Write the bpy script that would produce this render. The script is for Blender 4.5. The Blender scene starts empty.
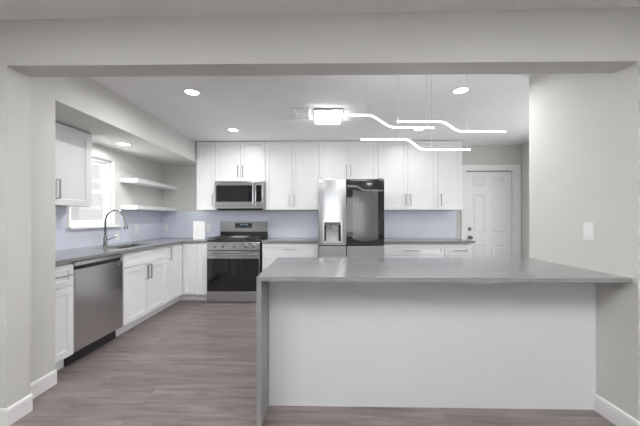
import bpy, bmesh, math, random
from mathutils import Vector, Matrix

random.seed(7)
scn = bpy.context.scene
COL = scn.collection

# ------------------------------------------------------------------ camera
F_PX = 297.0
YAW = math.radians(1.2)
CX, CY = 323.0 - F_PX * math.tan(YAW), 218.0
cam_data = bpy.data.cameras.new('camera')
cam = bpy.data.objects.new('camera', cam_data)
COL.objects.link(cam)
cam.location = (0, 0, 1.25)
cam.rotation_euler = (math.radians(90), 0, YAW)
cam_data.sensor_width = 36
cam_data.lens = F_PX * 36 / 640
cam_data.shift_x = (320 - CX) / 640
cam_data.shift_y = (CY - 213) / 640
cam_data.clip_start = 0.02
scn.camera = cam

# ------------------------------------------------------------------ world, exposure
world = bpy.data.worlds.new('world')
scn.world = world
world.use_nodes = True
wn = world.node_tree.nodes
wn['Background'].inputs['Color'].default_value = (0.98, 0.99, 1.0, 1)
wn['Background'].inputs['Strength'].default_value = 0.9
scn.view_settings.view_transform = 'Standard'
scn.view_settings.look = 'None'
scn.view_settings.gamma = 1
scn.view_settings.use_curve_mapping = False
scn.view_settings.exposure = 0.5
scn.cycles.max_bounces = 16
scn.cycles.diffuse_bounces = 10

DOWNLIGHT_W = 9.5
BACK_DOWNLIGHT_W = 4.2
UPLIGHT_FILL_W = 56.0
NOOK_FILL_W = 19.0
NIB_DOWNLIGHT_W = 7.0
SOFFIT_W = 4.2
SINK_FILL_W = 30.0
DOOR_SIDE_DOWNLIGHT_W = 3.0
LIVING_W = 5.5
PANEL_EMIT = 23.0
BAR_EMIT = 7.0
REAR_FILL_W = 22.0
LAMP_COL = (1.0, 1.0, 0.995)


def area_light(name, loc, rot, sx, sy, power, col=LAMP_COL, parent=None, shape='RECTANGLE', spread=180):
    d = bpy.data.lights.new(name, 'AREA')
    d.shape = shape
    d.size = sx
    if shape in ('RECTANGLE', 'ELLIPSE'):
        d.size_y = sy
    d.energy = power
    d.color = col
    d.spread = math.radians(spread)
    o = bpy.data.objects.new(name, d)
    COL.objects.link(o)
    o.location = loc
    o.rotation_euler = rot
    if parent:
        o.parent = parent
    return o


# fill light added outside the added living room window behind the camera
# fill light added outside the added nook window, round the corner
area_light('sink_window_fill_light', (-3.25, 3.05, 1.45), (0, math.radians(-90), math.radians(22)), 0.9, 0.9, SINK_FILL_W, (0.97, 0.98, 1.0))  # added lamp outside the sink window, brightens the left of the kitchen
area_light('nook_fill_light', (3.50, 3.25, 1.43), (0, math.radians(90), 0), 1.25, 1.7, NOOK_FILL_W, (0.97, 0.98, 1.0))
area_light('rear_fill_light', (0.3, -4.32, 1.4), (math.radians(90), 0, 0), 2.9, 1.5, REAR_FILL_W, (0.95, 0.97, 1.0))


# ------------------------------------------------------------------ materials
def mat(name, col, rough=0.5, metal=0.0, noise=0.0, scale=(8, 8, 8), bump=0.0, rvar=0.0, spec=0.5, coat=0.0):
    m = bpy.data.materials.new(name)
    m.use_nodes = True
    nt = m.node_tree
    b = nt.nodes['Principled BSDF']
    b.inputs['Base Color'].default_value = (*col, 1)
    b.inputs['Roughness'].default_value = rough
    b.inputs['Metallic'].default_value = metal
    b.inputs['Specular IOR Level'].default_value = spec
    if coat:
        b.inputs['Coat Weight'].default_value = coat
        b.inputs['Coat Roughness'].default_value = 0.05
    tc = nt.nodes.new('ShaderNodeTexCoord')
    mp = nt.nodes.new('ShaderNodeMapping')
    mp.inputs['Scale'].default_value = scale
    nz = nt.nodes.new('ShaderNodeTexNoise')
    nz.inputs['Scale'].default_value = 1.0
    nz.inputs['Detail'].default_value = 4
    nt.links.new(tc.outputs['Object'], mp.inputs['Vector'])
    nt.links.new(mp.outputs['Vector'], nz.inputs['Vector'])
    if noise:
        rp = nt.nodes.new('ShaderNodeValToRGB')
        rp.color_ramp.elements[0].position = 0.3
        rp.color_ramp.elements[1].position = 0.7
        rp.color_ramp.elements[0].color = (*[c * (1 - noise) for c in col], 1)
        rp.color_ramp.elements[1].color = (*[min(1, c * (1 + noise)) for c in col], 1)
        nt.links.new(nz.outputs['Fac'], rp.inputs['Fac'])
        nt.links.new(rp.outputs['Color'], b.inputs['Base Color'])
    if rvar:
        mr = nt.nodes.new('ShaderNodeMapRange')
        mr.inputs['To Min'].default_value = max(0, rough - rvar)
        mr.inputs['To Max'].default_value = rough + rvar
        nt.links.new(nz.outputs['Fac'], mr.inputs['Value'])
        nt.links.new(mr.outputs['Result'], b.inputs['Roughness'])
    if bump:
        bp = nt.nodes.new('ShaderNodeBump')
        bp.inputs['Strength'].default_value = bump
        bp.inputs['Distance'].default_value = 0.002
        nt.links.new(nz.outputs['Fac'], bp.inputs['Height'])
        nt.links.new(bp.outputs['Normal'], b.inputs['Normal'])
    return m


def emit(name, col, strength):
    m = bpy.data.materials.new(name)
    m.use_nodes = True
    nt = m.node_tree
    nt.nodes.remove(nt.nodes['Principled BSDF'])
    e = nt.nodes.new('ShaderNodeEmission')
    e.inputs['Color'].default_value = (*col, 1)
    e.inputs['Strength'].default_value = strength
    nt.links.new(e.outputs['Emission'], nt.nodes['Material Output'].inputs['Surface'])
    return m


def glass_mat(name):
    m = bpy.data.materials.new(name)
    m.use_nodes = True
    nt = m.node_tree
    nt.nodes.remove(nt.nodes['Principled BSDF'])
    t = nt.nodes.new('ShaderNodeBsdfTransparent')
    g = nt.nodes.new('ShaderNodeBsdfGlossy')
    g.inputs['Roughness'].default_value = 0.02
    mx = nt.nodes.new('ShaderNodeMixShader')
    mx.inputs['Fac'].default_value = 0.06
    nt.links.new(t.outputs[0], mx.inputs[1])
    nt.links.new(g.outputs[0], mx.inputs[2])
    nt.links.new(mx.outputs[0], nt.nodes['Material Output'].inputs['Surface'])
    return m


def floor_mat():
    m = bpy.data.materials.new('vinyl_plank_floor')
    m.use_nodes = True
    nt = m.node_tree
    L = nt.links.new
    b = nt.nodes['Principled BSDF']
    tc = nt.nodes.new('ShaderNodeTexCoord')
    br = nt.nodes.new('ShaderNodeTexBrick')
    br.inputs['Scale'].default_value = 1.0
    br.inputs['Brick Width'].default_value = 1.22
    br.inputs['Row Height'].default_value = 0.18
    br.inputs['Mortar Size'].default_value = 0.0016
    br.inputs['Mortar Smooth'].default_value = 0.2
    br.inputs['Color1'].default_value = (0.0, 0.0, 0.0, 1)
    br.inputs['Color2'].default_value = (1.0, 1.0, 1.0, 1)
    br.inputs['Mortar'].default_value = (0.35, 0.35, 0.35, 1)
    br.offset = 0.37
    L(tc.outputs['Object'], br.inputs['Vector'])
    # per plank shift of the grain
    sc = nt.nodes.new('ShaderNodeVectorMath')
    sc.operation = 'MULTIPLY_ADD'
    sc.inputs[1].default_value = (3.0, 5.0, 7.0)
    L(br.outputs['Color'], sc.inputs[0])
    L(tc.outputs['Object'], sc.inputs[2])
    mp = nt.nodes.new('ShaderNodeMapping')
    mp.inputs['Scale'].default_value = (1.1, 9.0, 1.0)
    L(sc.outputs[0], mp.inputs['Vector'])
    n1 = nt.nodes.new('ShaderNodeTexNoise')
    n1.inputs['Scale'].default_value = 1.6
    n1.inputs['Detail'].default_value = 7
    n1.inputs['Roughness'].default_value = 0.62
    n1.inputs['Distortion'].default_value = 0.9
    L(mp.outputs['Vector'], n1.inputs['Vector'])
    rp = nt.nodes.new('ShaderNodeValToRGB')
    e = rp.color_ramp.elements
    e[0].position, e[0].color = 0.30, (0.092, 0.073, 0.070, 1)
    e[1].position, e[1].color = 0.68, (0.235, 0.197, 0.190, 1)
    k = rp.color_ramp.elements.new(0.48)
    k.color = (0.170, 0.140, 0.135, 1)
    L(n1.outputs['Fac'], rp.inputs['Fac'])
    # plank to plank tone
    tone = nt.nodes.new('ShaderNodeMapRange')
    tone.inputs['To Min'].default_value = 0.92
    tone.inputs['To Max'].default_value = 1.06
    L(br.outputs['Color'], tone.inputs['Value'])
    mul = nt.nodes.new('ShaderNodeMixRGB')
    mul.blend_type = 'MULTIPLY'
    mul.inputs['Fac'].default_value = 1
    L(rp.outputs['Color'], mul.inputs['Color1'])
    L(tone.outputs['Result'], mul.inputs['Color2'])
    seam = nt.nodes.new('ShaderNodeMixRGB')
    seam.blend_type = 'MIX'
    seam.inputs['Color2'].default_value = (0.12, 0.10, 0.098, 1)
    sf = nt.nodes.new('ShaderNodeMath')
    sf.operation = 'MULTIPLY'
    sf.inputs[1].default_value = 0.35
    L(br.outputs['Fac'], sf.inputs[0])
    L(sf.outputs[0], seam.inputs['Fac'])
    L(mul.outputs['Color'], seam.inputs['Color1'])
    L(seam.outputs['Color'], b.inputs['Base Color'])
    b.inputs['Roughness'].default_value = 0.42
    bp = nt.nodes.new('ShaderNodeBump')
    bp.inputs['Strength'].default_value = 0.15
    bp.inputs['Distance'].default_value = 0.002
    L(n1.outputs['Fac'], bp.inputs['Height'])
    L(bp.outputs['Normal'], b.inputs['Normal'])
    return m


M = {}
M['wall'] = mat('wall_paint', (0.63, 0.628, 0.605), 0.7, noise=0.012, scale=(3, 3, 3), bump=0.04)
M['ceiling'] = mat('ceiling_paint', (0.88, 0.885, 0.89), 0.8, noise=0.01, scale=(4, 4, 4), bump=0.04)
M['white'] = mat('white_cabinet_lacquer', (0.80, 0.802, 0.81), 0.35, noise=0.01, scale=(5, 5, 5))
M['trim'] = mat('white_trim_paint', (0.86, 0.86, 0.855), 0.4, noise=0.01, scale=(5, 5, 5))
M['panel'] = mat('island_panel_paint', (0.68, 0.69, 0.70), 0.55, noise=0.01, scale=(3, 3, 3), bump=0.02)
M['door'] = mat('door_paint', (0.84, 0.845, 0.85), 0.35, noise=0.01, scale=(4, 4, 4))
M['splash'] = mat('pale_blue_backsplash', (0.70, 0.74, 0.84), 0.22, noise=0.04, scale=(2.2, 2.2, 2.2))
M['stone'] = mat('grey_quartz', (0.215, 0.218, 0.218), 0.19, noise=0.05, scale=(160, 160, 160))
M['steel'] = mat('brushed_stainless', (0.56, 0.568, 0.578), 0.2, 1.0, noise=0.003, scale=(1.5, 1.5, 40))
M['steel_dark'] = mat('dark_brushed_stainless', (0.64, 0.638, 0.638), 0.22, 1.0, noise=0.003, scale=(1.5, 1.5, 40))
M['nickel'] = mat('satin_nickel', (0.45, 0.45, 0.45), 0.28, 1.0, noise=0.02, scale=(30, 30, 30))
M['faucet'] = mat('faucet_nickel', (0.23, 0.23, 0.235), 0.25, 1.0, noise=0.02, scale=(30, 30, 30))
M['nickel_dark'] = mat('dark_nickel', (0.16, 0.16, 0.165), 0.3, 1.0, noise=0.02, scale=(30, 30, 30))
M['blackglass'] = mat('black_glass', (0.012, 0.012, 0.014), 0.06, 0.0, noise=0.02, scale=(4, 4, 4), spec=0.6)
M['mirrorglass'] = mat('reflection_tint_glass', (0.10, 0.102, 0.105), 0.07, 0.0, noise=0.02, scale=(4, 4, 4), spec=0.8)  # paler base colour holds part of the room's reflection
M['fridgeglass'] = mat('black_mirror_glass', (0.012, 0.012, 0.013), 0.05, 0.0, noise=0.02, scale=(4, 4, 4))
M['fridgeglass'].node_tree.nodes['Principled BSDF'].inputs['IOR'].default_value = 1.75
M['griddle'] = mat('griddle_aluminium', (0.50, 0.50, 0.51), 0.5, 0.2, noise=0.03, scale=(20, 20, 20))
M['iron'] = mat('cast_iron', (0.045, 0.045, 0.046), 0.55, 0.0, noise=0.1, scale=(90, 90, 90), bump=0.2)
M['black'] = mat('black_plastic', (0.018, 0.018, 0.02), 0.45, noise=0.05, scale=(40, 40, 40))
M['grey'] = mat('grey_plastic', (0.30, 0.30, 0.31), 0.45, noise=0.03, scale=(40, 40, 40))
M['plate'] = mat('white_plastic', (0.86, 0.86, 0.87), 0.35, noise=0.01, scale=(30, 30, 30))
M['slot'] = mat('socket_shadow_plastic', (0.35, 0.35, 0.35), 0.5, noise=0.02, scale=(30, 30, 30))
M['floor'] = floor_mat()
M['lens'] = emit('downlight_lens_glow', (1, 0.99, 0.97), 12)
M['ledpanel'] = emit('led_panel_glow', (1, 0.995, 0.985), PANEL_EMIT)
M['bar'] = emit('led_bar_glow', (1, 0.995, 0.985), BAR_EMIT)
M['mark'] = emit('display_digits_glow', (0.55, 0.7, 0.85), 0.6)
M['glass'] = glass_mat('window_glass')
M['siding'] = mat('white_siding', (0.80, 0.80, 0.79), 0.7, noise=0.02, scale=(1, 1, 30))
M['concrete'] = mat('concrete_yard', (0.45, 0.45, 0.43), 0.9, noise=0.1, scale=(6, 6, 6))


# ------------------------------------------------------------------ mesh helpers
class MB:
    """Collects pieces in world coordinates; build() links them as ONE object."""

    def __init__(self):
        self.bm = bmesh.new()

    def box(self, x0, x1, y0, y1, z0, z1, bevel=0.0, seg=2):
        r = bmesh.ops.create_cube(self.bm, size=1.0)
        vs = r['verts']
        for v in vs:
            v.co = Vector(((x0 + x1) / 2 + v.co.x * (x1 - x0), (y0 + y1) / 2 + v.co.y * (y1 - y0), (z0 + z1) / 2 + v.co.z * (z1 - z0)))
        if bevel:
            es = list({e for v in vs for e in v.link_edges})
            bmesh.ops.bevel(self.bm, geom=es, offset=bevel, segments=seg, affect='EDGES', profile=0.5)
        return self

    def faces(self, verts, faces):
        vs = [self.bm.verts.new(v) for v in verts]
        for f in faces:
            try:
                self.bm.faces.new([vs[i] for i in f])
            except ValueError:
                pass
        return self

    def lathe(self, prof, centre, axis='z', n=24):
        """prof: list of (r, h) along the axis."""
        c = Vector(centre)
        ax = {'z': (Vector((1, 0, 0)), Vector((0, 1, 0)), Vector((0, 0, 1))),
              'y-': (Vector((1, 0, 0)), Vector((0, 0, 1)), Vector((0, -1, 0))),
              'x+': (Vector((0, 1, 0)), Vector((0, 0, 1)), Vector((1, 0, 0)))}[axis]
        rings = []
        for r, h in prof:
            if r <= 1e-6:
                rings.append([self.bm.verts.new(c + ax[2] * h)])
            else:
                rings.append([self.bm.verts.new(c + ax[0] * r * math.cos(2 * math.pi * i / n) + ax[1] * r * math.sin(2 * math.pi * i / n) + ax[2] * h) for i in range(n)])
        for a, b in zip(rings, rings[1:]):
            for i in range(n):
                j = (i + 1) % n
                if len(a) == 1 and len(b) == 1:
                    continue
                if len(a) == 1:
                    self.bm.faces.new((a[0], b[i], b[j]))
                elif len(b) == 1:
                    self.bm.faces.new((a[i], a[j], b[0]))
                else:
                    self.bm.faces.new((a[i], a[j], b[j], b[i]))
        return self

    def sweep(self, pts, sec, up=(0, 0, 1), cap=True):
        """Mitred sweep of a closed section (list of (s, t)) along a polyline; s runs sideways, t along up."""
        P = [Vector(p) for p in pts]
        dirs = [(b - a).normalized() for a, b in zip(P, P[1:])]
        up = Vector(up)
        rings = []
        side = dirs[0].cross(up)
        if side.length < 1e-4:
            side = dirs[0].cross(Vector((1, 0, 0)))
        side.normalize()
        tv = side.cross(dirs[0]).normalized()
        ring = [P[0] + side * s + tv * t for s, t in sec]
        rings.append([self.bm.verts.new(q) for q in ring])
        for i in range(1, len(P)):
            d = dirs[i - 1]
            n = d if i == len(P) - 1 else (dirs[i - 1] + dirs[i]).normalized()
            new = []
            for q in ring:
                k = (P[i] - q).dot(n) / d.dot(n)
                new.append(q + d * k)
            ring = new
            rings.append([self.bm.verts.new(q) for q in ring])
        m = len(sec)
        for a, b in zip(rings, rings[1:]):
            for i in range(m):
                j = (i + 1) % m
                self.bm.faces.new((a[i], a[j], b[j], b[i]))
        if cap:
            self.bm.faces.new(rings[0][::-1])
            self.bm.faces.new(rings[-1])
        return self

    def tube(self, pts, r, n=12, up=(0, 0, 1)):
        return self.sweep(pts, [(r * math.cos(2 * math.pi * i / n), r * math.sin(2 * math.pi * i / n)) for i in range(n)], up)

    def cells(self, us, vs, solid, w0, w1, mp):
        """A slab made of grid cells (openings left out), one connected mesh."""
        nu, nv = len(us) - 1, len(vs) - 1
        cache = {}

        def V(i, j, k):
            if (i, j, k) not in cache:
                cache[i, j, k] = self.bm.verts.new(mp(us[i], vs[j], (w0, w1)[k]))
            return cache[i, j, k]
        ok = lambda i, j: 0 <= i < nu and 0 <= j < nv and solid(i, j)
        for i in range(nu):
            for j in range(nv):
                if not solid(i, j):
                    continue
                self.bm.faces.new((V(i, j, 0), V(i, j + 1, 0), V(i + 1, j + 1, 0), V(i + 1, j, 0)))
                self.bm.faces.new((V(i, j, 1), V(i + 1, j, 1), V(i + 1, j + 1, 1), V(i, j + 1, 1)))
                if not ok(i - 1, j):
                    self.bm.faces.new((V(i, j, 0), V(i, j, 1), V(i, j + 1, 1), V(i, j + 1, 0)))
                if not ok(i + 1, j):
                    self.bm.faces.new((V(i + 1, j, 0), V(i + 1, j + 1, 0), V(i + 1, j + 1, 1), V(i + 1, j, 1)))
                if not ok(i, j - 1):
                    self.bm.faces.new((V(i, j, 0), V(i + 1, j, 0), V(i + 1, j, 1), V(i, j, 1)))
                if not ok(i, j + 1):
                    self.bm.faces.new((V(i, j + 1, 0), V(i, j + 1, 1), V(i + 1, j + 1, 1), V(i + 1, j + 1, 0)))
        return self

    def build(self, name, material, parent=None, smooth=False, bevel=0.0):
        me = bpy.data.meshes.new(name)
        bmesh.ops.recalc_face_normals(self.bm, faces=self.bm.faces)
        o = bpy.data.objects.new(name, me)
        origin = Vector((0, 0, 0))
        if parent is not None:
            q = parent
            while q is not None:
                origin += q.location
                q = q.parent
        if origin.length:
            bmesh.ops.translate(self.bm, verts=self.bm.verts, vec=-origin)
        self.bm.to_mesh(me)
        self.bm.free()
        me.materials.append(material)
        if smooth:
            for p in me.polygons:
                p.use_smooth = True
            try:
                me.set_sharp_from_angle(angle=math.radians(35))
            except Exception:
                pass
        COL.objects.link(o)
        if parent is not None:
            o.parent = parent
        if bevel:
            b = o.modifiers.new('edge', 'BEVEL')
            b.width = bevel
            b.segments = 2
            b.limit_method = 'ANGLE'
        return o


def thing(name, label, cat, loc, group=None):
    o = bpy.data.objects.new(name, None)
    COL.objects.link(o)
    o.location = loc
    o.empty_display_size = 0.1
    return tag(o, label, cat, group)


def tag(o, label, cat, group=None):
    o['label'] = label
    o['category'] = cat
    if group:
        o['group'] = group
    return o


def struct(o):
    o['kind'] = 'structure'
    return o


BACK = lambda y0: (lambda u, v, w: (u, y0 - w, v))       # faces -Y, u = +X
LEFT = lambda x0: (lambda u, v, w: (x0 + w, u, v))       # faces +X, u = +Y
XY = lambda u, v, w: (u, v, w)


def mbox(mb, mp, u0, u1, v0, v1, w0, w1, bevel=0.0):
    a, b = mp(u0, v0, w0), mp(u1, v1, w1)
    lo = [min(p, q) for p, q in zip(a, b)]
    hi = [max(p, q) for p, q in zip(a, b)]
    mb.box(lo[0], hi[0], lo[1], hi[1], lo[2], hi[2], bevel)
    return mb


def shaker(mp, u0, u1, v0, v1, t=0.02, stile=0.057, depth=0.008, name='door', parent=None, material=None):
    """Framed panel: a frame with a recessed flat centre, one connected mesh (back face at w = -t, front at w = 0)."""
    mb = MB()
    e = 0.0015

    def ring(i, w):
        return [mp(u0 + i, v0 + i, w), mp(u1 - i, v0 + i, w), mp(u1 - i, v1 - i, w), mp(u0 + i, v1 - i, w)]
    st = min(stile, (u1 - u0) * 0.3, (v1 - v0) * 0.3)
    rings = [ring(0, -t), ring(0, -e), ring(e, 0), ring(st, 0), ring(st + 0.004, -depth)]
    verts = [p for r in rings for p in r]
    fs = [(3, 2, 1, 0)]
    for k in range(len(rings) - 1):
        for i in range(4):
            j = (i + 1) % 4
            fs.append((k * 4 + i, k * 4 + j, k * 4 + 4 + j, k * 4 + 4 + i))
    n = (len(rings) - 1) * 4
    fs.append((n, n + 1, n + 2, n + 3))
    mb.faces(verts, fs)
    return mb.build(name, material or M['white'], parent)


def pull(mp, u, v, length, vertical, parent, off=0.032, r=0.0055, name='handle', material=None, w0=0.0):
    """A square bar pull: two feet and a bar in one bent piece."""
    h = length / 2
    if vertical:
        pts = [mp(u, v - h, w0), mp(u, v - h, w0 + off), mp(u, v + h, w0 + off), mp(u, v + h, w0)]
        up = Vector(mp(1, 0, 0)) - Vector(mp(0, 0, 0))
    else:
        pts = [mp(u - h, v, w0), mp(u - h, v, w0 + off), mp(u + h, v, w0 + off), mp(u + h, v, w0)]
        up = Vector(mp(0, 1, 0)) - Vector(mp(0, 0, 0))
    mb = MB()
    mb.sweep(pts, [(-r, -r), (r, -r), (r, r), (-r, r)], up)
    o = mb.build(name, material or M['nickel'], parent)
    o['label'] = 'satin nickel bar pull'
    return o


# ------------------------------------------------------------------ the setting
CEIL = 2.44   # living room
KC = 2.465    # kitchen
YW = 5.0       # kitchen back wall
XL = -2.72     # kitchen window wall
XR = 3.30      # kitchen side wall by the door
XJ = -1.90     # jamb face of the opening
XN = 1.778      # nib wall face at the island end
YF, YB_ = 1.746, 1.89
SOF = 2.14

struct(MB().box(-4.2, 4.2, -4.3, 5.3, -0.1, 0.0).build('floor', M['floor']))
struct(MB().box(-4.2, 4.2, -4.3, 1.80, CEIL, CEIL + 0.1).build('ceiling', M['ceiling']))
struct(MB().box(-4.2, 4.2, 1.80, 5.3, KC, KC + 0.1).build('ceiling_kitchen', M['ceiling']))

# back wall with the door opening
DX0, DX1, DZ1 = 2.375, 3.165, 2.05
struct(MB().cells([XL - 0.12, DX0, DX1, XR + 0.12], [0, DZ1, KC], lambda i, j: not (i == 1 and j == 0), 0.0, -0.12, BACK(YW)).build('wall_back', M['wall']))
# window wall
WY0, WY1, WZ0, WZ1 = 3.13, 3.82, 1.15, 1.99
struct(MB().cells([2.2, WY0, WY1, YW], [0, WZ0, WZ1, KC], lambda i, j: not (i == 1 and j == 1), 0.0, -0.12, LEFT(XL)).build('wall_left', M['wall']))
PY0, PY1 = 2.35, 4.15
struct(MB().cells([1.8, PY0, PY1, YW], [0, 0.75, 2.1, KC], lambda i, j: not (i == 1 and j == 1), 0.0, -0.12, lambda u, v, w: (XR - w, u, v)).build('wall_right', M['wall']))
w3 = struct(MB().cells([PY0, PY0 + .05, 3.22, 3.28, PY1 - .05, PY1], [0.75, 0.8, 2.05, 2.1], lambda i, j: i in (0, 2, 4) or j != 1, 0.05, 0.10, lambda u, v, w: (XR + w, u, v)).build('window_added_nook', M['trim']))  # unseen window added to let fill light into the kitchen
MB().box(XR + .073, XR + .077, PY0 + .05, PY1 - .05, 0.8, 2.05).build('window_glass', M['glass'], w3)
# wall between the rooms: header over the opening and its two ends, one piece
def out_of_true(p):
    # the old wall is not quite square to the room: a touch nearer and lower toward +X
    k = (p[0] - XJ) / (XN - XJ)
    return (p[0], p[1] - 0.034 * k, p[2] - (0.03 * max(0, min(1, k)) if abs(p[2] - 2.165) < 1e-4 else 0))


struct(MB().cells([-4.1, XJ, XN, 4.1], [0, 2.165, KC], lambda i, j: i != 1 or j == 1, 0.0, -(YB_ - YF), lambda u, v, w: out_of_true(BACK(YF)(u, v, w))).build('wall_front', M['wall']))
struct(MB().box(XL - 0.12, -2.02, YB_, 2.2, 0, KC).build('wall_front_left', M['wall']))
struct(MB().box(XN, XN + 0.13, 1.856, 2.60, 0, KC).build('wall_front_right', M['wall']))
# dropped ceiling over the sink run
struct(MB().box(XL, -2.02, 2.2, YW, SOF, KC).build('ceiling_soffit', M['wall']))
# living room behind the camera
struct(MB().box(-4.22, -4.1, -4.2, YF, 0, CEIL).build('wall_living_left', M['wall']))
struct(MB().box(4.1, 4.22, -4.2, YF, 0, CEIL).build('wall_living_right', M['wall']))
RX0, RX1 = -1.3, 1.9
struct(MB().cells([-4.22, RX0, RX1, 4.22], [0, 0.6, 2.15, CEIL], lambda i, j: not (i == 1 and j == 1), 0.0, 0.12, BACK(-4.08)).build('wall_rear', M['wall']))
# unseen window added behind the camera, for light and reflections
w2 = struct(MB().cells([RX0, RX0 + .06, -0.26, -0.2, 0.8, 0.86, RX1 - .06, RX1], [0.6, 0.66, 2.09, 2.15], lambda i, j: i in (0, 2, 4, 6) or j != 1, 0.03, 0.09, BACK(-4.08)).build('window_added_rear', M['trim']))
MB().box(RX0 + .06, RX1 - .06, -4.143, -4.137, 0.66, 2.09).build('window_glass', M['glass'], w2)


def baseboard(name, pts):
    """Skirting with an eased top edge swept along the floor; the wall lies to the side of +s."""
    mb = MB()
    mb.sweep(pts, [(0, 0), (0, 0.105), (-0.006, 0.11), (-0.012, 0.104), (-0.015, 0.09), (-0.015, 0.0)])
    return struct(mb.build(name, M['trim']))


baseboard('baseboard_left', [(-2.02, 2.198, 0), (-2.02, YB_ + .002, 0)])
baseboard('baseboard_front', [(XJ, YB_, 0), (XJ, YF, 0), out_of_true((-4.1, YF, 0))])
baseboard('baseboard_right', [out_of_true((4.1, YF, 0)), out_of_true((XN, YF, 0)), (XN, 1.97, 0)])
baseboard('baseboard_back', [(XR, YW, 0), (XR, YB_, 0)])

# window over the sink
win = struct(MB().cells([WY0, WY0 + .035, WY1 - .035, WY1], [WZ0, WZ0 + .035, WZ1 - .035, WZ1], lambda i, j: not (i == 1 and j == 1), -0.06, -0.115, LEFT(XL)).build('window_1', M['trim']))
zm = 1.57
for nm, z0, z1, w in (('lower_sash', WZ0 + .035, zm + .025, -0.068), ('upper_sash', zm - .02, WZ1 - .035, -0.092)):
    s = MB().cells([WY0 + .035, WY0 + .075, WY1 - .075, WY1 - .035], [z0, z0 + .04, z1 - .04, z1], lambda i, j: not (i == 1 and j == 1), w, w - 0.02, LEFT(XL)).build(nm, M['trim'], win)
    MB().box(XL + w - .012, XL + w - .009, WY0 + .075, WY1 - .075, z0 + .04, z1 - .04).build('pane', M['glass'], s)
MB().box(XL - 0.058, XL + 0.055, 3.085, 3.915, WZ0 - 0.02, WZ0 + 0.003, 0.004).build('sill', M['trim'], win)
# outside the window: the neighbour's white wall and a yard
struct(MB().box(-4.75, -4.6, 5.5, 11, -0.1, 4.0).build('wall_exterior', M['siding']))
struct(MB().box(-12, -4.25, -6, 14, -0.15, -0.05).build('ground_exterior', M['concrete']))

# entry door
dr = struct(MB().cells([DX0, DX0 + .014, DX1 - .014, DX1], [0, DZ1 - .014, DZ1], lambda i, j: i != 1 or j == 1, -0.001, -0.1, BACK(YW)).build('door_1', M['trim']))
cs = MB().cells([2.298, 2.385, 3.155, 3.272], [0, 2.04, 2.132], lambda i, j: i != 1 or j == 1, 0.0, 0.018, BACK(YW)).build('door_casing', M['trim'], dr, bevel=0.006)


def six_panel(parent):
    """Door slab with six raised and fielded panels pressed into its front, one connected mesh."""
    x0, x1, z0, z1 = 2.393, 3.140, 0.006, 2.023
    us = [x0, 2.493, 2.706, 2.806, 3.035, x1]
    vs = [z0, 0.21, 0.80, 0.99, 1.645, 1.765, 1.925, z1]
    mp = BACK(YW + 0.02)
    mb = MB()
    c = {}

    def V(u, v, w):
        k = (round(u, 5), round(v, 5), round(w, 5))
        if k not in c:
            c[k] = mb.bm.verts.new(mp(u, v, w))
        return c[k]

    def quad(a, b, d, e):
        mb.bm.faces.new((V(*a), V(*b), V(*d), V(*e)))
    for i in range(5):
        for j in range(7):
            a, b, p, q = us[i], us[i + 1], vs[j], vs[j + 1]
            if i in (1, 3) and j in (1, 3, 5):
                steps = [(0, 0), (0.012, -0.011), (0.03, -0.011), (0.05, -0.002)]
                for (s0, w0), (s1, w1) in zip(steps, steps[1:]):
                    o0 = [(a + s0, p + s0, w0), (b - s0, p + s0, w0), (b - s0, q - s0, w0), (a + s0, q - s0, w0)]
                    o1 = [(a + s1, p + s1, w1), (b - s1, p + s1, w1), (b - s1, q - s1, w1), (a + s1, q - s1, w1)]
                    for k in range(4):
                        l = (k + 1) % 4
                        quad(o0[k], o0[l], o1[l], o1[k])
                s1, w1 = steps[-1]
                quad((a + s1, p + s1, w1), (b - s1, p + s1, w1), (b - s1, q - s1, w1), (a + s1, q - s1, w1))
            else:
                quad((a, p, 0), (b, p, 0), (b, q, 0), (a, q, 0))
    T = -0.04
    for i in range(5):
        quad((us[i], z0, T), (us[i], z0, 0), (us[i + 1], z0, 0), (us[i + 1], z0, T))
        quad((us[i], z1, 0), (us[i], z1, T), (us[i + 1], z1, T), (us[i + 1], z1, 0))
    for j in range(7):
        quad((x0, vs[j], T), (x0, vs[j + 1], T), (x0, vs[j + 1], 0), (x0, vs[j], 0))
        quad((x1, vs[j], 0), (x1, vs[j + 1], 0), (x1, vs[j + 1], T), (x1, vs[j], T))
    for i in range(5):
        for j in range(7):
            quad((us[i], vs[j], T), (us[i], vs[j + 1], T), (us[i + 1], vs[j + 1], T), (us[i + 1], vs[j], T))
    return mb.build('door_slab', M['door'], parent)


MB().box(DX0 + .0145, DX1 - .0145, YW + .0615, YW + .09, 0.001, DZ1 - .0145).build('gap_shade_backing', M['black'], dr)  # black sheet added behind the slab so its edge gap reads as shade
sl = six_panel(dr)
kn = MB().lathe([(0, 0), (0.031, 0), (0.031, 0.006), (0.012, 0.010), (0.011, 0.03), (0.024, 0.036), (0.029, 0.048), (0.026, 0.06), (0.012, 0.066), (0, 0.067)], (2.452, YW + 0.02, 0.925), 'y-').build('door_knob', M['nickel_dark'], sl, True)
db = MB().lathe([(0, 0), (0.03, 0), (0.03, 0.012), (0.022, 0.02), (0.008, 0.022), (0, 0.022)], (2.452, YW + 0.02, 1.065), 'y-').build('deadbolt', M['nickel_dark'], sl, True)

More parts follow.
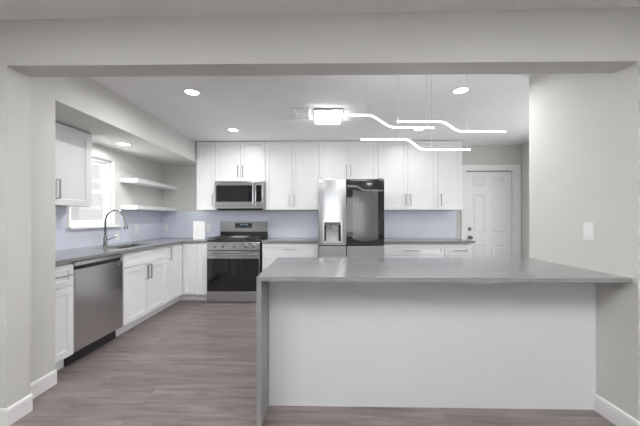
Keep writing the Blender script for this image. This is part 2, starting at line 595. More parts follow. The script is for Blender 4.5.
# ------------------------------------------------------------------ backsplash
SB = 0.008
sp = thing('backsplash', 'pale blue grey backsplash running from under the window round the corner behind the range', 'backsplash', (XL, 2.21, 0.917))
MB().cells([2.205, 3.085, 3.915, YW - 0.0006], [0.917, 1.128, 1.3645], lambda i, j: not (i == 1 and j == 1), 0.0005, SB, LEFT(XL)).build('sink_wall_panel', M['splash'], sp)
MB().box(XL + SB, -0.075, YW - SB, YW - 0.0006, 0.917, 1.3645).build('range_wall_panel', M['splash'], sp)
tag(MB().box(0.85, 2.212, YW - SB, YW - 0.0005, 0.917, 1.370).build('backsplash', M['splash']), 'pale blue grey backsplash behind the short counter between fridge and door', 'backsplash')

# ------------------------------------------------------------------ base cabinets
XF = -2.09      # door faces of the sink run
YD = 4.38       # door faces of the back run
mL, mB = LEFT(XF), BACK(YD)
CT0, CT1 = 0.887, 0.917


def base_body(parent, mp, u0, u1, back):
    b = MB()
    mbox(b, mp, u0 + .0005, u1 - .0005, 0.105, CT0 - 0.001, -0.0215, -back)
    b.build('carcass', M['white'], parent)
    k = MB()
    mbox(k, mp, u0 + .0005, u1 - .0005, 0.0, 0.1045, -0.085, -0.105)
    k.build('toe_kick', M['white'], parent)


DL = 0.62      # carcass depths behind the door face
DB = 0.61
G = 0.0018
# drawer base at the near end of the sink run
c = thing('base_cabinet', 'narrow white base cabinet with one drawer and one door between wall end and dishwasher', 'cabinet', (-2.4, 2.33, 0))
base_body(c, mL, 2.205, 2.448, DL)
d = shaker(mL, 2.205 + G, 2.448 - G, 0.69, 0.868, name='drawer', parent=c, stile=0.045)
pull(mL, 2.327, 0.785, 0.13, False, d)
shaker(mL, 2.205 + G, 2.448 - G, 0.112, 0.684, name='door', parent=c)
# sink base
c = thing('base_cabinet', 'wide white sink base cabinet with two doors below a false drawer front, beside the dishwasher', 'cabinet', (-2.4, 3.5, 0))
k = MB()
mbox(k, mL, 3.058, 3.937, 0.105, 0.66, -0.0215, -DL)
k.build('carcass', M['white'], c)
k = MB()
mbox(k, mL, 3.058, 3.937, 0.0, 0.1045, -0.085, -0.105)
k.build('toe_kick', M['white'], c)
k = MB()
mbox(k, mL, 3.058, 3.937, 0.66, CT0 - 0.001, -0.0215, -0.06)
k.build('front_rail', M['white'], c)
shaker(mL, 3.058 + .018, 3.937 - G, 0.722, 0.868, name='drawer_front', parent=c, stile=0.045)
d = shaker(mL, 3.058 + .018, 3.4895 - G, 0.112, 0.714, name='door', parent=c)
pull(mL, 3.455, 0.615, 0.16, True, d)
d = shaker(mL, 3.4895 + G, 3.937 - G, 0.112, 0.714, name='door', parent=c)
pull(mL, 3.528, 0.615, 0.16, True, d)
# corner base: L-shaped, a door on each face
c = thing('corner_base_cabinet', 'white corner base cabinet with a door on each face and filler next to the range', 'cabinet', (-2.4, 4.7, 0))
k = MB()
bx = [XL + .01, XF - .0215, -1.72]
by = [3.939, YD + .0215, YW - .01]
k.cells(bx, by, lambda i, j: not (i == 1 and j == 0), 0.105, CT0 - .001, XY).build('carcass', M['white'], c)
k = MB()
k.faces([(XF - .105, 3.94, z) for z in (0, .1045)] + [(XF - .085, 3.94, z) for z in (0, .1045)] + [(XF - .105, YD + .105, z) for z in (0, .1045)] + [(XF - .085, YD + .085, z) for z in (0, .1045)] + [(-1.721, YD + .105, z) for z in (0, .1045)] + [(-1.721, YD + .085, z) for z in (0, .1045)],
        [(0, 1, 3, 2), (2, 3, 7, 6), (6, 7, 11, 10), (10, 11, 9, 8), (8, 9, 5, 4), (4, 5, 1, 0), (1, 5, 7, 3), (0, 2, 6, 4), (5, 9, 11, 7), (4, 6, 10, 8)]).build('toe_kick', M['white'], c)
d = shaker(mL, 3.939 + G, 4.372, 0.112, 0.868, name='door', parent=c)
pull(mL, 4.00, 0.77, 0.16, True, d)
shaker(mB, XF + .008, -1.868, 0.112, 0.868, name='door', parent=c, stile=0.05)
k = MB()
mbox(k, mB, -1.864, -1.721, 0.106, 0.885, -0.0005, -0.0215)
k.build('filler_strip', M['white'], c)
# drawer stack between range and refrigerator
c = thing('drawer_base_cabinet', 'white base cabinet with three stacked drawers between range and refrigerator', 'cabinet', (-0.5, 4.7, 0))
base_body(c, mB, -0.902, -0.068, DB)
for z0, z1 in ((0.705, 0.868), (0.41, 0.698), (0.112, 0.403)):
    d = shaker(mB, -0.902 + G, -0.068 - G, z0, z1, name='drawer', parent=c, stile=0.05)
    pull(mB, -0.488, (z0 + z1) / 2 if z0 > .6 else z1 - .085, 0.18, False, d)
# right of the refrigerator
c = thing('base_cabinet', 'wide white base cabinet with one drawer over two doors right beside the refrigerator', 'cabinet', (1.33, 4.7, 0))
base_body(c, mB, 0.895, 1.777, DB)
d = shaker(mB, 0.895 + G, 1.777 - G, 0.70, 0.868, name='drawer', parent=c, stile=0.05)
pull(mB, 1.31, 0.775, 0.24, False, d)
for a, b, hu in ((0.895, 1.336, 1.30), (1.336, 1.777, 1.372)):
    d = shaker(mB, a + G, b - G, 0.112, 0.693, name='door', parent=c)
    pull(mB, hu, 0.60, 0.16, True, d)
c = thing('base_cabinet', 'narrow white end base cabinet with drawer and door beside the panelled door', 'cabinet', (1.97, 4.7, 0))
base_body(c, mB, 1.779, 2.160, DB)
d = shaker(mB, 1.779 + G, 2.160 - G, 0.70, 0.868, name='drawer', parent=c, stile=0.045)
pull(mB, 1.995, 0.775, 0.19, False, d)
d = shaker(mB, 1.779 + G, 2.160 - G, 0.112, 0.693, name='door', parent=c)
pull(mB, 1.82, 0.60, 0.16, True, d)

# ------------------------------------------------------------------ countertops and sink
SX0, SX1, SY0, SY1 = -2.50, -2.19, 3.19, 3.86
xs = [XL + SB + .0005, SX0, SX1, -2.065, -1.716]
ys = [2.203, SY0, SY1, 4.355, YW - SB - .0005]
ct = MB().cells(xs, ys, lambda i, j: (i < 3 and not (i == 1 and j == 1)) or j == 3, CT0, CT1, XY).build('countertop', M['stone'], bevel=0.002)
tag(ct, 'L-shaped grey stone countertop with the undermount sink, running from wall end to range', 'countertop')
tag(MB().box(-0.906, -0.062, 4.355, YW - SB - .001, CT0, CT1, 0.002).build('countertop', M['stone']), 'short grey stone countertop between range and refrigerator', 'countertop')
tag(MB().box(0.842, 2.204, 4.34, YW - SB - .001, CT0, CT1, 0.002).build('countertop', M['stone']), 'grey stone countertop between refrigerator and panelled door', 'countertop')

sk = thing('sink', 'stainless undermount kitchen sink below the window', 'sink', (-2.345, 3.525, CT0))
a0, a1, b0, b1, zb = SX0 - .004, SX1 + .004, SY0 - .004, SY1 + .004, 0.69
k = MB()
O = [(a0 - .012, b0 - .012), (a1 + .012, b0 - .012), (a1 + .012, b1 + .012), (a0 - .012, b1 + .012)]
I = [(a0, b0), (a1, b0), (a1, b1), (a0, b1)]
J = [(a0 + .015, b0 + .015), (a1 - .015, b0 + .015), (a1 - .015, b1 - .015), (a0 + .015, b1 - .015)]
vv = [(*p, CT0 - .002) for p in O] + [(*p, CT0 - .002) for p in I] + [(*p, zb + .02) for p in I] + [(*p, zb) for p in J] + [(*p, zb - .01) for p in O]
ff = []
for i in range(4):
    j = (i + 1) % 4
    ff += [(i, j, 4 + j, 4 + i), (4 + i, 4 + j, 8 + j, 8 + i), (8 + i, 8 + j, 12 + j, 12 + i), (16 + i, 16 + j, j, i)]
ff += [(12, 13, 14, 15), (19, 18, 17, 16)]
k.faces(vv, ff).build('basin', M['steel_dark'], sk)
MB().lathe([(0, 0.001), (0.045, 0.001), (0.045, 0.004), (0.03, 0.003), (0, 0.002)], (-2.345, 3.525, zb)).build('drain', M['nickel'], sk, True)

# gooseneck tap
fx, fy = -2.605, 3.50
fc = thing('kitchen_faucet', 'gooseneck satin nickel kitchen faucet with pull-down spray head behind the sink', 'faucet', (fx, fy, CT1))
MB().lathe([(0, 0), (0.027, 0), (0.027, 0.006), (0.022, 0.012), (0.0205, 0.10), (0.016, 0.112), (0, 0.112)], (fx, fy, CT1)).build('base', M['faucet'], fc, True)
R = 0.115
arc = [(fx, fy, CT1 + 0.10), (fx, fy, 1.225)]
arc += [(fx + R - R * math.cos(a), fy, 1.225 + R * math.sin(a)) for a in [math.pi * q / 20 for q in range(1, 19)]]
ex, ez = arc[-1][0], arc[-1][2]
arc += [(ex + 0.006, fy, ez - 0.02)]
MB().tube(arc, 0.0115, 12, up=(0, 1, 0)).build('neck', M['faucet'], fc, True)
MB().tube([(ex + .005, fy, ez - .015), (ex + .012, fy, ez - .05)], 0.0145, 14, up=(0, 1, 0)).build('hose_collar', M['faucet'], fc, True)
sp_ = MB()
sp_.lathe([(0, 0), (0.0145, 0), (0.016, -0.03), (0.021, -0.085), (0.021, -0.095), (0.015, -0.099), (0, -0.099)], (0, 0, 0))
bmesh.ops.rotate(sp_.bm, verts=sp_.bm.verts, cent=(0, 0, 0), matrix=Matrix.Rotation(math.radians(-11), 3, 'Y'))
bmesh.ops.translate(sp_.bm, verts=sp_.bm.verts, vec=(ex + .012, fy, ez - .05))
sp_.build('spray_head', M['faucet'], fc, True)
MB().tube([(fx, fy + .018, CT1 + .07), (fx, fy + .05, CT1 + .07), (fx + .02, fy + .075, CT1 + .085), (fx + .05, fy + .13, CT1 + .115)], 0.0075, 10).build('lever_handle', M['faucet'], fc, True)

# ------------------------------------------------------------------ dishwasher
dw = thing('dishwasher', 'stainless dishwasher under the counter between two white base cabinets', 'dishwasher', (-2.4, 2.753, 0))
k = MB()
mbox(k, mL, 2.452, 3.054, 0.125, 0.882, -0.032, -0.60)
k.build('tub', M['black'], dw)
k = MB()
mbox(k, mL, 2.453, 3.053, 0.120, 0.812, 0.004, -0.03, 0.004)
dd = k.build('door', M['steel_dark'], dw)
k = MB()
mbox(k, mL, 2.453, 3.053, 0.842, 0.880, 0.004, -0.03, 0.004)
k.build('control_strip', M['steel_dark'], dw)
k = MB()
mbox(k, mL, 2.456, 3.05, 0.813, 0.841, -0.018, -0.031)
k.build('pocket_handle', M['black'], dw)
k = MB()
mbox(k, mL, 2.985, 3.012, 0.775, 0.781, 0.0045, 0.0037)
k.build('badge', M['nickel'], dd)
k = MB()
mbox(k, mL, 2.456, 3.05, 0.002, 0.118, -0.07, -0.10)
k.build('toe_panel', M['black'], dw)

# ------------------------------------------------------------------ range
RX0_, RX1_ = -1.714, -0.926
rg = thing('gas_range', 'stainless freestanding gas range with black grates between the white base cabinets', 'range', (-1.31, 4.65, 0))
MB().box(RX0_, RX1_, 4.375, 4.985, 0.025, 0.90).build('body', M['black'], rg)
mR = BACK(4.33)
# oven door
k = MB()
k.cells([RX0_ + .004, RX0_ + .012, RX1_ - .012, RX1_ - .004], [0.168, 0.174, 0.652, 0.768], lambda i, j: not (i == 1 and j == 1), 0.0, -0.043, mR)
od = k.build('oven_door', M['steel'], rg, bevel=0.003)
k = MB()
mbox(k, mR, RX0_ + .0125, RX1_ - .0125, 0.1745, 0.6515, -0.002, -0.03)
wi = k.build('oven_window', M['blackglass'], od)
# handle: bar on two brackets
k = MB()
k.sweep([mR(RX0_ + .05, 0.715, 0), mR(RX0_ + .05, 0.715, 0.045), mR(RX1_ - .05, 0.715, 0.045), mR(RX1_ - .05, 0.715, 0)], [(-.011, -.013), (.011, -.013), (.011, .013), (-.011, .013)], (0, 0, 1))
k.build('oven_handle', M['steel'], od, bevel=0.004)
# control panel, tilted back
k = MB()
zc0, zc1 = 0.776, 0.896
k.faces([(RX0_ + .003, 4.336, zc0), (RX1_ - .003, 4.336, zc0), (RX1_ - .003, 4.345, zc1), (RX0_ + .003, 4.345, zc1), (RX0_ + .003, 4.374, zc0), (RX1_ - .003, 4.374, zc0), (RX1_ - .003, 4.374, zc1), (RX0_ + .003, 4.374, zc1)],
        [(0, 1, 2, 3), (5, 4, 7, 6), (4, 0, 3, 7), (1, 5, 6, 2), (3, 2, 6, 7), (4, 5, 1, 0)])
cp = k.build('control_panel', M['steel'], rg, bevel=0.004)
tilt = math.atan2(0.009, 0.12)
for kx in (-1.597, -1.488, -1.313, -1.136, -1.028):
    q = MB()
    q.lathe([(0, 0), (0.029, 0), (0.031, 0.006), (0.027, 0.009), (0.024, 0.034), (0.021, 0.038), (0, 0.038)], (0, 0, 0), 'y-', 20)
    bmesh.ops.rotate(q.bm, verts=q.bm.verts, cent=(0, 0, 0), matrix=Matrix.Rotation(-tilt, 3, 'X'))
    bmesh.ops.translate(q.bm, verts=q.bm.verts, vec=(kx, 4.341, 0.840))
    q.build('knob', M['steel'], cp, True)
k = MB()
mbox(k, mR, RX0_ + .004, RX1_ - .004, 0.014, 0.162, 0.0, -0.043, 0.004)
k.build('storage_drawer', M['steel'], rg)
for fx_ in (RX0_ + .05, RX1_ - .05):
    MB().lathe([(0, 0), (0.018, 0), (0.018, 0.0245), (0, 0.0245)], (fx_, 4.45, 0.0)).build('foot', M['black'], rg, True)
# cooktop
ck = MB().box(RX0_, RX1_, 4.345, 4.90, 0.9005, 0.922, 0.004).build('cooktop', M['black'], rg)
for gx0, gx1 in ((RX0_ + .02, -1.455), (-1.160, RX1_ - .02)):
    us = [gx0, gx0 + .012]
    n = 3
    for q in range(1, n + 1):
        m_ = gx0 + (gx1 - gx0) * q / (n + 0.0)
        us += [m_ - .012 if q == n else m_ - .006, m_ if q == n else m_ + .006]
    vs = [4.375, 4.387, 4.494, 4.506, 4.614, 4.626, 4.733, 4.745, 4.863, 4.875]
    g = MB().cells(us, vs, lambda i, j: i % 2 == 0 or j % 2 == 0, 0.945, 0.957, XY)
    g.build('grate', M['iron'], rg)
    for by_ in (4.47, 4.75):
        MB().lathe([(0, 0), (0.05, 0), (0.05, 0.008), (0.036, 0.010), (0.036, 0.018), (0.03, 0.021), (0, 0.021)], ((gx0 + gx1) / 2, by_, 0.9223)).build('burner', M['iron'], ck, True)
    for ux in (gx0 + .006, gx1 - .006):
        for vy in (4.381, 4.869):
            MB().box(ux - .006, ux + .006, vy - .006, vy + .006, 0.9222, 0.945).build('grate_foot', M['iron'], rg)
# centre griddle plate
gr = MB().cells([-1.445, -1.437, -1.178, -1.17], [4.39, 4.398, 4.85, 4.86], lambda i, j: not (i == 1 and j == 1), 0.9222, 0.962, XY).build('griddle', M['iron'], rg)
MB().box(-1.437, -1.178, 4.398, 4.85, 0.944, 0.956).build('griddle_plate', M['griddle'], gr)
# backguard
bg = MB().box(RX0_ + .002, RX1_ - .002, 4.905, 4.985, 1.02, 1.192, 0.005).build('backguard', M['steel'], rg)
MB().box(RX0_ + .004, RX1_ - .004, 4.918, 4.983, 0.9005, 1.0195).build('vent_panel', M['black'], rg)
ds = MB().box(-1.458, -1.180, 4.901, 4.9055, 1.085, 1.165, 0.001).build('display', M['blackglass'], bg)
for q, (x, z, w, h) in enumerate([(-1.36, 1.138, .022, .012), (-1.325, 1.138, .022, .012), (-1.285, 1.138, .022, .012), (-1.25, 1.138, .022, .012), (-1.42, 1.105, .02, .005), (-1.38, 1.105, .02, .005), (-1.25, 1.105, .02, .005), (-1.21, 1.105, .02, .005)]):
    MB().box(x - w / 2, x + w / 2, 4.9000, 4.9012, z - h / 2, z + h / 2).build('key', M['mark'], bg)


# ------------------------------------------------------------------ microwave
mw = thing('microwave', 'stainless over-range microwave mounted below the two-door upper cabinet', 'microwave', (-1.295, 4.8, 1.374))
MX0, MX1, MZ0, MZ1, MY = -1.694, -0.914, 1.374, 1.827, 4.60
MB().box(MX0, MX1, MY + .042, 4.985, MZ0 + .002, MZ1).build('body', M['steel_dark'], mw)
mM = BACK(MY)
k = MB().cells([MX0 + .002, -1.668, -1.098, -1.052], [1.437, 1.503, 1.757, MZ1 - .002], lambda i, j: not (i == 1 and j == 1), 0.0, -0.04, mM)
md = k.build('door', M['steel'], mw, bevel=0.003)
k = MB()
mbox(k, mM, -1.6675, -1.0985, 1.5035, 1.7565, -0.003, -0.03)
k.build('window', M['blackglass'], md)
k = MB()
k.sweep([mM(-1.077, 1.475, 0), mM(-1.077, 1.475, 0.04), mM(-1.077, 1.79, 0.04), mM(-1.077, 1.79, 0)], [(-.011, -.008), (.011, -.008), (.011, .008), (-.011, .008)], (1, 0, 0))
k.build('handle', M['steel'], md, bevel=0.003)
k = MB()
k.cells([-1.049, -1.042, -0.952, MX1 - .002], [1.437, 1.503, 1.757, MZ1 - .002], lambda i, j: not (i == 1 and j == 1), 0.0, -0.04, mM)
cpn = k.build('control_panel', M['steel'], mw, bevel=0.003)
k = MB()
mbox(k, mM, -1.0415, -0.9525, 1.5035, 1.7565, -0.002, -0.03)
k.build('keypad', M['blackglass'], cpn)
k = MB()
mbox(k, mM, MX0 + .002, MX1 - .002, 1.398, 1.434, -0.002, -0.041, 0.003)
k.build('lower_trim', M['steel_dark'], mw)
k = MB()
k.faces([(MX0 + .02, MY + .015, 1.397), (MX1 - .02, MY + .015, 1.397), (MX1 - .02, MY + .041, 1.397), (MX0 + .02, MY + .041, 1.397), (MX0 + .05, MY + .03, 1.370), (MX1 - .05, MY + .03, 1.370), (MX1 - .05, MY + .041, 1.370), (MX0 + .05, MY + .041, 1.370)],
        [(0, 1, 2, 3), (4, 7, 6, 5), (0, 4, 5, 1), (1, 5, 6, 2), (2, 6, 7, 3), (3, 7, 4, 0)])
k.build('vent_grille', M['black'], mw)

# ------------------------------------------------------------------ refrigerator
FX0, FX1, FY = -0.055, 0.832, 4.05
fr = thing('refrigerator', 'stainless four-door refrigerator with water dispenser and one dark glass door', 'refrigerator', (0.39, 4.5, 0))
MB().box(FX0 + .003, FX1 - .003, FY + .085, 4.93, 0.03, 1.765, 0.004).build('body', M['grey'], fr)
mF = BACK(FY)
xm = 0.3195
# left door with the dispenser recess; front face gently crowned
k = MB()
dx0, dx1, dz0, dz1 = 0.002, 0.256, 0.912, 1.208
uc, uh = (FX0 + xm - .003) / 2, (xm - .003 - FX0) / 2
crown = lambda u, v, w: mF(u, v, w + (0.011 * (1 - ((u - uc) / uh) ** 2) if w > -0.01 else 0))
dus = [FX0 + .026 * q for q in range(2)] + [dx0 + (dx1 - dx0) * q / 8 for q in range(9)] + [dx1 + .03, xm - .003]
k.cells(dus, [0.878, dz0, dz1, 1.782], lambda i, j: not (2 <= i < 10 and j == 1), 0.0, -0.08, crown)
ld = k.build('door', M['steel'], fr, True, bevel=0.004)
ld['label'] = 'stainless door with water dispenser'
dp = MB().cells([dx0 + .0005, dx0 + .012, dx1 - .012, dx1 - .0005], [dz0 + .0005, dz0 + .016, dz1 - .014, dz1 - .0005], lambda i, j: not (i == 1 and j == 1), 0.013, -0.02, mF).build('dispenser', M['steel_dark'], ld)
k = MB()
k.cells([dx0 + .001, dx0 + .012, dx1 - .012, dx1 - .001], [dz0 + .001, dz0 + .016, dz1 - .014, dz1 - .001], lambda i, j: i == 1 and j == 1, -0.072, -0.078, mF)
k.build('recess_back', M['griddle'], dp)
for a, b in ((dx0 + .012, dx0 + .042), (dx1 - .042, dx1 - .012)):
    k = MB()
    mbox(k, mF, a, b, dz0 + .016, dz1 - .055, -0.045, -0.0715)
    k.build('recess_side', M['black'], dp)
k = MB()
mbox(k, mF, dx0 + .03, dx1 - .03, dz1 - .04, dz1 - .0145, -0.012, -0.0715)
k.build('control_bar', M['grey'], dp)
k = MB().lathe([(0, 0), (0.022, 0), (0.022, -0.03), (0.03, -0.034), (0.03, -0.06), (0.024, -0.064), (0, -0.064)], ((dx0 + dx1) / 2 - .005, FY + .04, dz1 - .04), 'z', 16)
k.build('nozzle', M['grey'], dp, True)
k = MB()
mbox(k, mF, dx0 + .02, dx1 - .02, dz0 + .0162, dz0 + .024, -0.005, -0.071)
k.build('drip_tray', M['steel_dark'], dp)
# right door: steel edge with dark mirror glass panel
k = MB()
mbox(k, mF, xm + .003, FX1, 0.878, 1.782, -0.012, -0.08, 0.004)
rd = k.build('door', M['black'], fr)
rd['label'] = 'door faced with dark glass'
k = MB()
mbox(k, mF, xm + .0035, FX1 - .0005, 0.879, 1.781, 0.0, -0.0115, 0.002)
gl = k.build('glass_panel', M['fridgeglass'], rd)
k = MB()
wx0, wx1, wz0, wz1 = 0.405, 0.748, 0.965, 1.64
arcn = 12
top = [(wx1 + (wx0 - wx1) * q / arcn, wz1 - 0.035 * math.sin(math.pi * q / arcn)) for q in range(arcn + 1)]
bot = [(wx0 + (wx1 - wx0) * q / arcn, wz0 - 0.03 * math.sin(math.pi * q / arcn)) for q in range(arcn + 1)]
loop = top + bot
n = len(loop)
k.faces([mF(a, b, 0.0016) for a, b in loop] + [mF(a, b, 0.0002) for a, b in loop], [tuple(range(n)), tuple(range(2 * n - 1, n - 1, -1))] + [(q, (q + 1) % n, n + (q + 1) % n, n + q) for q in range(n)])
k.build('viewing_window', M['mirrorglass'], gl)
# freezer drawers
for a, b in ((FX0, xm - .003), (xm + .003, FX1)):
    k = MB()
    mbox(k, mF, a, b, 0.06, 0.868, 0.0, -0.08, 0.006)
    k.build('freezer_door', M['steel'], fr)
for q in (FX0 + .06, FX1 - .06):
    MB().lathe([(0, 0), (0.02, 0), (0.02, 0.0298), (0, 0.0298)], (q, FY + .15, 0)).build('foot', M['black'], fr, True)
for q in (FX0 + .05, FX1 - .05):
    MB().box(q - .03, q + .03, FY + .03, FY + .12, 1.7825, 1.797, 0.004).build('hinge_cover', M['grey'], fr)

# ------------------------------------------------------------------ upper cabinets
YU = 4.66
mU = BACK(YU)
UZ0, UZ1 = 1.378, 2.455


def upper(label, u0, u1, z0, doors, z1=UZ1, hz=None, name='upper_cabinet', mp=mU, depth=0.333, loc=None, cat='cabinet'):
    c = thing(name, label, cat, loc or ((u0 + u1) / 2, YU + .17, z0), 'white upper cabinets along the back wall' if mp is mU else None)
    k = MB()
    mbox(k, mp, u0 + .0008, u1 - .0008, z0, z1, -0.0215, -depth)
    k.build('carcass', M['white'], c)
    for a, b, hu in doors:
        d = shaker(mp, a + G, b - G, z0 + .001, z1 - .002, parent=c)
        if hu is not None:
            pull(mp, hu, hz if hz else z0 + .155, 0.17, True, d)
    return c


upper('narrow single-door white upper cabinet between soffit and microwave', -2.002, -1.700, UZ0, [(-2.002, -1.700, -1.735)])
upper('short two-door white upper cabinet above the microwave', -1.698, -0.911, 1.832, [(-1.698, -1.3, -1.340), (-1.3, -0.911, -1.262)])
upper('tall two-door white upper cabinet between microwave and refrigerator', -0.909, -0.064, UZ0, [(-0.909, -0.487, -0.528), (-0.487, -0.064, -0.449)])
upper('two-door white upper cabinet above the refrigerator', -0.062, 0.858, 1.832, [(-0.062, 0.398, 0.365), (0.398, 0.858, 0.433)])
upper('tall two-door white upper cabinet just beyond the refrigerator on the door side', 0.860, 1.788, UZ0, [(0.860, 1.322, 1.283), (1.322, 1.788, 1.361)])
upper('tall single-door white upper cabinet at the end next to the panelled door', 1.790, 2.160, UZ0, [(1.790, 2.160, 1.830)])
mU2 = LEFT(-2.44)
upper('white two-door upper cabinet under the soffit beside the window', 2.205, 3.115, 1.370, [(2.205, 2.645, 2.60), (2.645, 3.065, 2.672)], z1=2.130, mp=mU2, depth=0.27, loc=(-2.55, 2.65, 1.37), hz=1.517)

# ------------------------------------------------------------------ floating shelves
for z0, z1, lb in ((1.730, 1.784, 'thick white floating shelf in the corner, the upper of two'), (1.366, 1.420, 'thick white floating shelf just above the backsplash, the lower of two')):
    s = MB().box(XL + .001, -2.482, 3.92, YW - .001, z0, z1, 0.003).build('floating_shelf', M['white'])
    tag(s, lb, 'shelf', 'floating corner shelves')

# ------------------------------------------------------------------ outlets and switch
def outlet(mp, u, v, label, parent_loc, w0=SB + .0003, kind='outlet'):
    o = thing('wall_outlet' if kind == 'outlet' else 'light_switch', label, 'outlet' if kind == 'outlet' else 'switch', parent_loc, 'white backsplash outlets' if kind == 'outlet' else None)
    k = MB()
    mbox(k, mp, u - .036, u + .036, v - .059, v + .059, w0, w0 + .006, 0.0025)
    k.build('cover_plate', M['plate'], o)
    if kind == 'outlet':
        for dz in (-.021, .021):
            k = MB()
            mbox(k, mp, u - .0165, u + .0165, v + dz - .0145, v + dz + .0145, w0 + .0055, w0 + .0085, 0.001)
            r = k.build('receptacle', M['plate'], o)
            for du in (-.006, .006):
                k = MB()
                mbox(k, mp, u + du - .0012, u + du + .0012, v + dz - .004, v + dz + .006, w0 + .0083, w0 + .009)
                k.build('slot', M['slot'], r)
    else:
        k = MB()
        p = [(u - .0165, v - .033), (u + .0165, v - .033), (u + .0165, v + .033), (u - .0165, v + .033)]
        k.faces([mp(a, b, w0 + .005) for a, b in p] + [mp(a, b, w0 + (.011 if b < v else .0065)) for a, b in p],
                [(0, 1, 2, 3), (4, 5, 6, 7), (0, 1, 5, 4), (1, 2, 6, 5), (2, 3, 7, 6), (3, 0, 4, 7)])
        k.build('rocker', M['plate'], o)
    return o


mWL, mWB = LEFT(XL), BACK(YW)
outlet(mWL, 3.867, 1.015, 'white outlet low on the backsplash just behind the faucet under the window sill', (XL, 3.867, 1.015))
outlet(mWL, 4.265, 1.082, 'white outlet below the lower shelf on the window wall', (XL, 4.265, 1.082))
outlet(mWB, -2.665, 1.085, 'white outlet on the back wall close to the corner', (-2.665, YW, 1.085))
outlet(mWB, -1.945, 1.088, 'white outlet between the white canister and the range', (-1.945, YW, 1.088))
NIB = lambda u, v, w: (XN - w, -u, v)
outlet(NIB, -2.024, 1.161, 'white rocker light switch on the wall above the island end', (XN, 2.024, 1.161), 0.0003, 'switch')

# ------------------------------------------------------------------ white canister by the range
cn = thing('storage_canister', 'plain upright white box canister on the counter beside the range', 'canister', (-1.93, 4.60, CT1))
cn.rotation_euler = (0, 0, math.radians(20))


def cbox(x0, x1, y0, y1, z0, z1, name, m_, par, bev=0.006):
    k = MB()
    k.box(x0, x1, y0, y1, z0, z1, bev)
    o = k.build(name, m_)
    o.parent = par
    return o


cbox(-0.085, 0.085, -0.085, 0.085, 0.0005, 0.2745, 'body', M['plate'], cn)
cbox(-0.085, 0.085, -0.085, 0.085, 0.275, 0.285, 'lid', M['plate'], cn)

# ------------------------------------------------------------------ island
IX = -0.392
IYF = 1.741
isl = thing('kitchen_island', 'white panelled kitchen island base below the grey stone top, ending at the wall', 'island', (0.7, 2.25, 0))
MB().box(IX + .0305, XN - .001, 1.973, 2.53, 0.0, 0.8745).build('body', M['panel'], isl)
for q in range(3):
    a = -0.35 + q * 0.704
    mI = lambda u, v, w: (-u, 2.552 + w, v)
    d = shaker(mI, -(a + .70), -a, 0.11, 0.865, parent=isl)
    pull(mI, -(a + .08), 0.74, 0.16, True, d)
it = thing('island_countertop', 'long grey stone island countertop with a waterfall end standing on the floor', 'countertop', (-0.38, 1.68, 0))
MB().box(IX, XN - .0005, IYF, 2.60, 0.876, 0.905, 0.002).build('slab', M['stone'], it)
MB().box(IX, IX + .029, IYF, 2.60, 0.0, 0.8758, 0.001).build('waterfall_side', M['stone'], it)

# ------------------------------------------------------------------ ceiling fittings
def downlight(x, y, z, label, power, r=0.075, group='round recessed kitchen downlights'):
    o = thing('recessed_downlight', label, 'ceiling light', (x, y, z), group)
    MB().lathe([(r - .014, -0.003), (r - .011, -0.007), (r, -0.006), (r + .004, -0.0005), (r - .014, -0.0005)], (x, y, z), 'z', 28).build('trim_ring', M['plate'], o, True)
    MB().lathe([(0, -0.0025), (r - .0145, -0.0025), (r - .0145, -0.001), (0, -0.001)], (x, y, z), 'z', 28).build('lens', M['lens'], o)
    area_light('downlight_lamp', (0, 0, -0.012), (0, 0, 0), 2 * r - .03, 2 * r - .03, power, parent=o, shape='DISK', spread=170)
    return o


downlight(-1.263, 2.838, KC, 'round recessed downlight in main kitchen ceiling, on sink side near the header', DOWNLIGHT_W)
downlight(-1.235, 4.064, KC, 'round recessed downlight in front of the cabinet over the microwave', BACK_DOWNLIGHT_W)
downlight(1.310, 2.849, KC, 'round recessed downlight above the end of the upper wavy light bar', NIB_DOWNLIGHT_W)
downlight(1.310, 4.084, KC, 'round recessed downlight half hidden behind wavy light bars, toward the back cabinets', DOOR_SIDE_DOWNLIGHT_W)
downlight(-2.39, 3.52, SOF, 'round recessed downlight in the lowered soffit above the sink', SOFFIT_W)
for x, y in ((-1.6, 0.28), (1.6, 0.28), (-1.6, -2.2), (1.6, -2.2)):  # unseen downlights added to light the living room; front pair follows the island shadow
    downlight(x, y, CEIL, 'added round recessed downlight, unseen in the living room ceiling behind the viewpoint', LIVING_W, 0.095, 'added living room downlights')

# square LED panel
pl = thing('led_ceiling_panel', 'bright rectangular LED panel light on the kitchen ceiling beside the vent', 'ceiling light', (0.06, 3.50, KC))
px0, px1, py0, py1 = -0.100, 0.220, 3.285, 3.73
MB().cells([px0, px0 + .008, px1 - .008, px1], [py0, py0 + .008, py1 - .008, py1], lambda i, j: not (i == 1 and j == 1), KC - .024, KC - .0005, XY).build('frame', M['grey'], pl)
MB().box(px0 + .0085, px1 - .0085, py0 + .0085, py1 - .0085, KC - .038, KC - .002).build('diffuser', M['ledpanel'], pl)

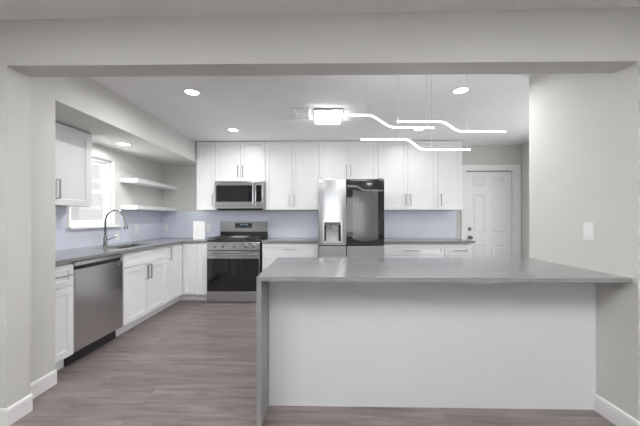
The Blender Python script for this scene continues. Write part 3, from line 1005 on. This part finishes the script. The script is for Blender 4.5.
# air vent
vt = thing('ceiling_vent', 'white louvred air vent in the ceiling beside the bright LED panel', 'vent', (-0.24, 3.45, KC))
vx0, vx1, vy0, vy1 = -0.332, -0.152, 3.27, 3.63
MB().cells([vx0, vx0 + .025, vx1 - .025, vx1], [vy0, vy0 + .03, vy1 - .03, vy1], lambda i, j: not (i == 1 and j == 1), KC - .012, KC - .0005, XY).build('frame', M['plate'], vt, bevel=0.003)
MB().box(vx0 + .026, vx1 - .026, vy0 + .031, vy1 - .031, KC - .002, KC - .0006).build('duct_backing', M['black'], vt)
for q in range(8):
    y = vy0 + .05 + q * 0.036
    k = MB()
    k.faces([(vx0 + .026, y, KC - .003), (vx1 - .026, y, KC - .003), (vx1 - .026, y + .018, KC - .011), (vx0 + .026, y + .018, KC - .011),
             (vx0 + .026, y + .002, KC - .0025), (vx1 - .026, y + .002, KC - .0025), (vx1 - .026, y + .02, KC - .0105), (vx0 + .026, y + .02, KC - .0105)],
            [(0, 1, 2, 3), (7, 6, 5, 4), (0, 4, 5, 1), (1, 5, 6, 2), (2, 6, 7, 3), (3, 7, 4, 0)])
    k.build('louver', M['plate'], vt)


# wavy LED bars
def smooth_path(p0, p1, p2, p3, y):
    """Straight, an S-shaped drop, straight."""
    pts = [(p0[0], y, p0[1])]
    n = 14
    for i in range(n + 1):
        s = i / n
        pts.append((p1[0] + (p2[0] - p1[0]) * s, y, p1[1] + (p2[1] - p1[1]) * (s * s * (3 - 2 * s))))
    pts.append((p3[0], y, p3[1]))
    return pts


def wavy(label, y, p, wires):
    o = thing('wave_pendant_light', label, 'pendant light', ((p[0][0] + p[3][0]) / 2, y, KC), 'wavy LED bar pendants over the island')
    path = smooth_path(*p, y)
    MB().sweep(path, [(-.006, -.0045), (.006, -.0045), (.006, .0045), (-.006, .0045)], up=(0, 0, 1)).build('light_bar', M['bar'], o)
    for x in wires:
        zz = next((a[2] + (b[2] - a[2]) * (x - a[0]) / (b[0] - a[0]) for a, b in zip(path, path[1:]) if a[0] <= x <= b[0]), path[0][2])
        MB().tube([(x, y, zz + .006), (x, y, KC - .006)], 0.0021, 6).build('suspension_wire', M['plate'], o, True)
        MB().lathe([(0, -0.008), (0.012, -0.008), (0.015, -0.005), (0.015, -0.0004), (0, -0.0004)], (x, y, KC), 'z', 14).build('ceiling_cap', M['plate'], o, True)
    return o


wavy('wavy glowing LED bar pendant beginning in front of the rectangular LED panel', 2.40, ((0.04, 2.084), (0.36, 2.078), (0.57, 1.980), (0.89, 1.972)), (0.346, 0.83))
wavy('wavy glowing LED bar pendant reaching furthest toward the door side, under a downlight', 2.46, ((0.612, 2.046), (0.965, 2.040), (1.13, 1.962), (1.492, 1.956)), (0.616, 1.178))
wavy('lowest wavy glowing LED bar pendant, crossing in front of upper cabinets', 2.34, ((0.298, 1.868), (0.64, 1.866), (0.79, 1.786), (1.145, 1.783)), (0.594, 0.846))


# added floor lamps, unseen, bouncing fill light off the living room ceiling
for tx, ty, lb in ((-1.15, -0.1, 'added slim black uplighter, unseen in the living room, on the sink side'), (1.15, -0.1, 'added slim black uplighter, unseen in the living room, on the light switch side')):
    fl = thing('added_uplighter', lb, 'lamp', (tx, ty, 0), 'added living room uplighters')
    MB().lathe([(0, 0), (0.14, 0), (0.14, 0.012), (0.03, 0.03), (0.012, 0.04), (0, 0.04)], (tx, ty, 0)).build('base', M['black'], fl, True)
    MB().lathe([(0, 0.04), (0.012, 0.04), (0.012, 1.66), (0, 1.66)], (tx, ty, 0)).build('pole', M['black'], fl, True)
    MB().lathe([(0, 1.66), (0.05, 1.665), (0.14, 1.70), (0.19, 1.78), (0.185, 1.78), (0.135, 1.707), (0.05, 1.675), (0, 1.67)], (tx, ty, 0)).build('lamp_shade', M['plate'], fl, True)
    area_light('uplighter_fill_light', (0, 0, 1.75), (math.radians(180), 0, 0), 0.3, 0.3, UPLIGHT_FILL_W, parent=fl, shape='DISK', spread=125)
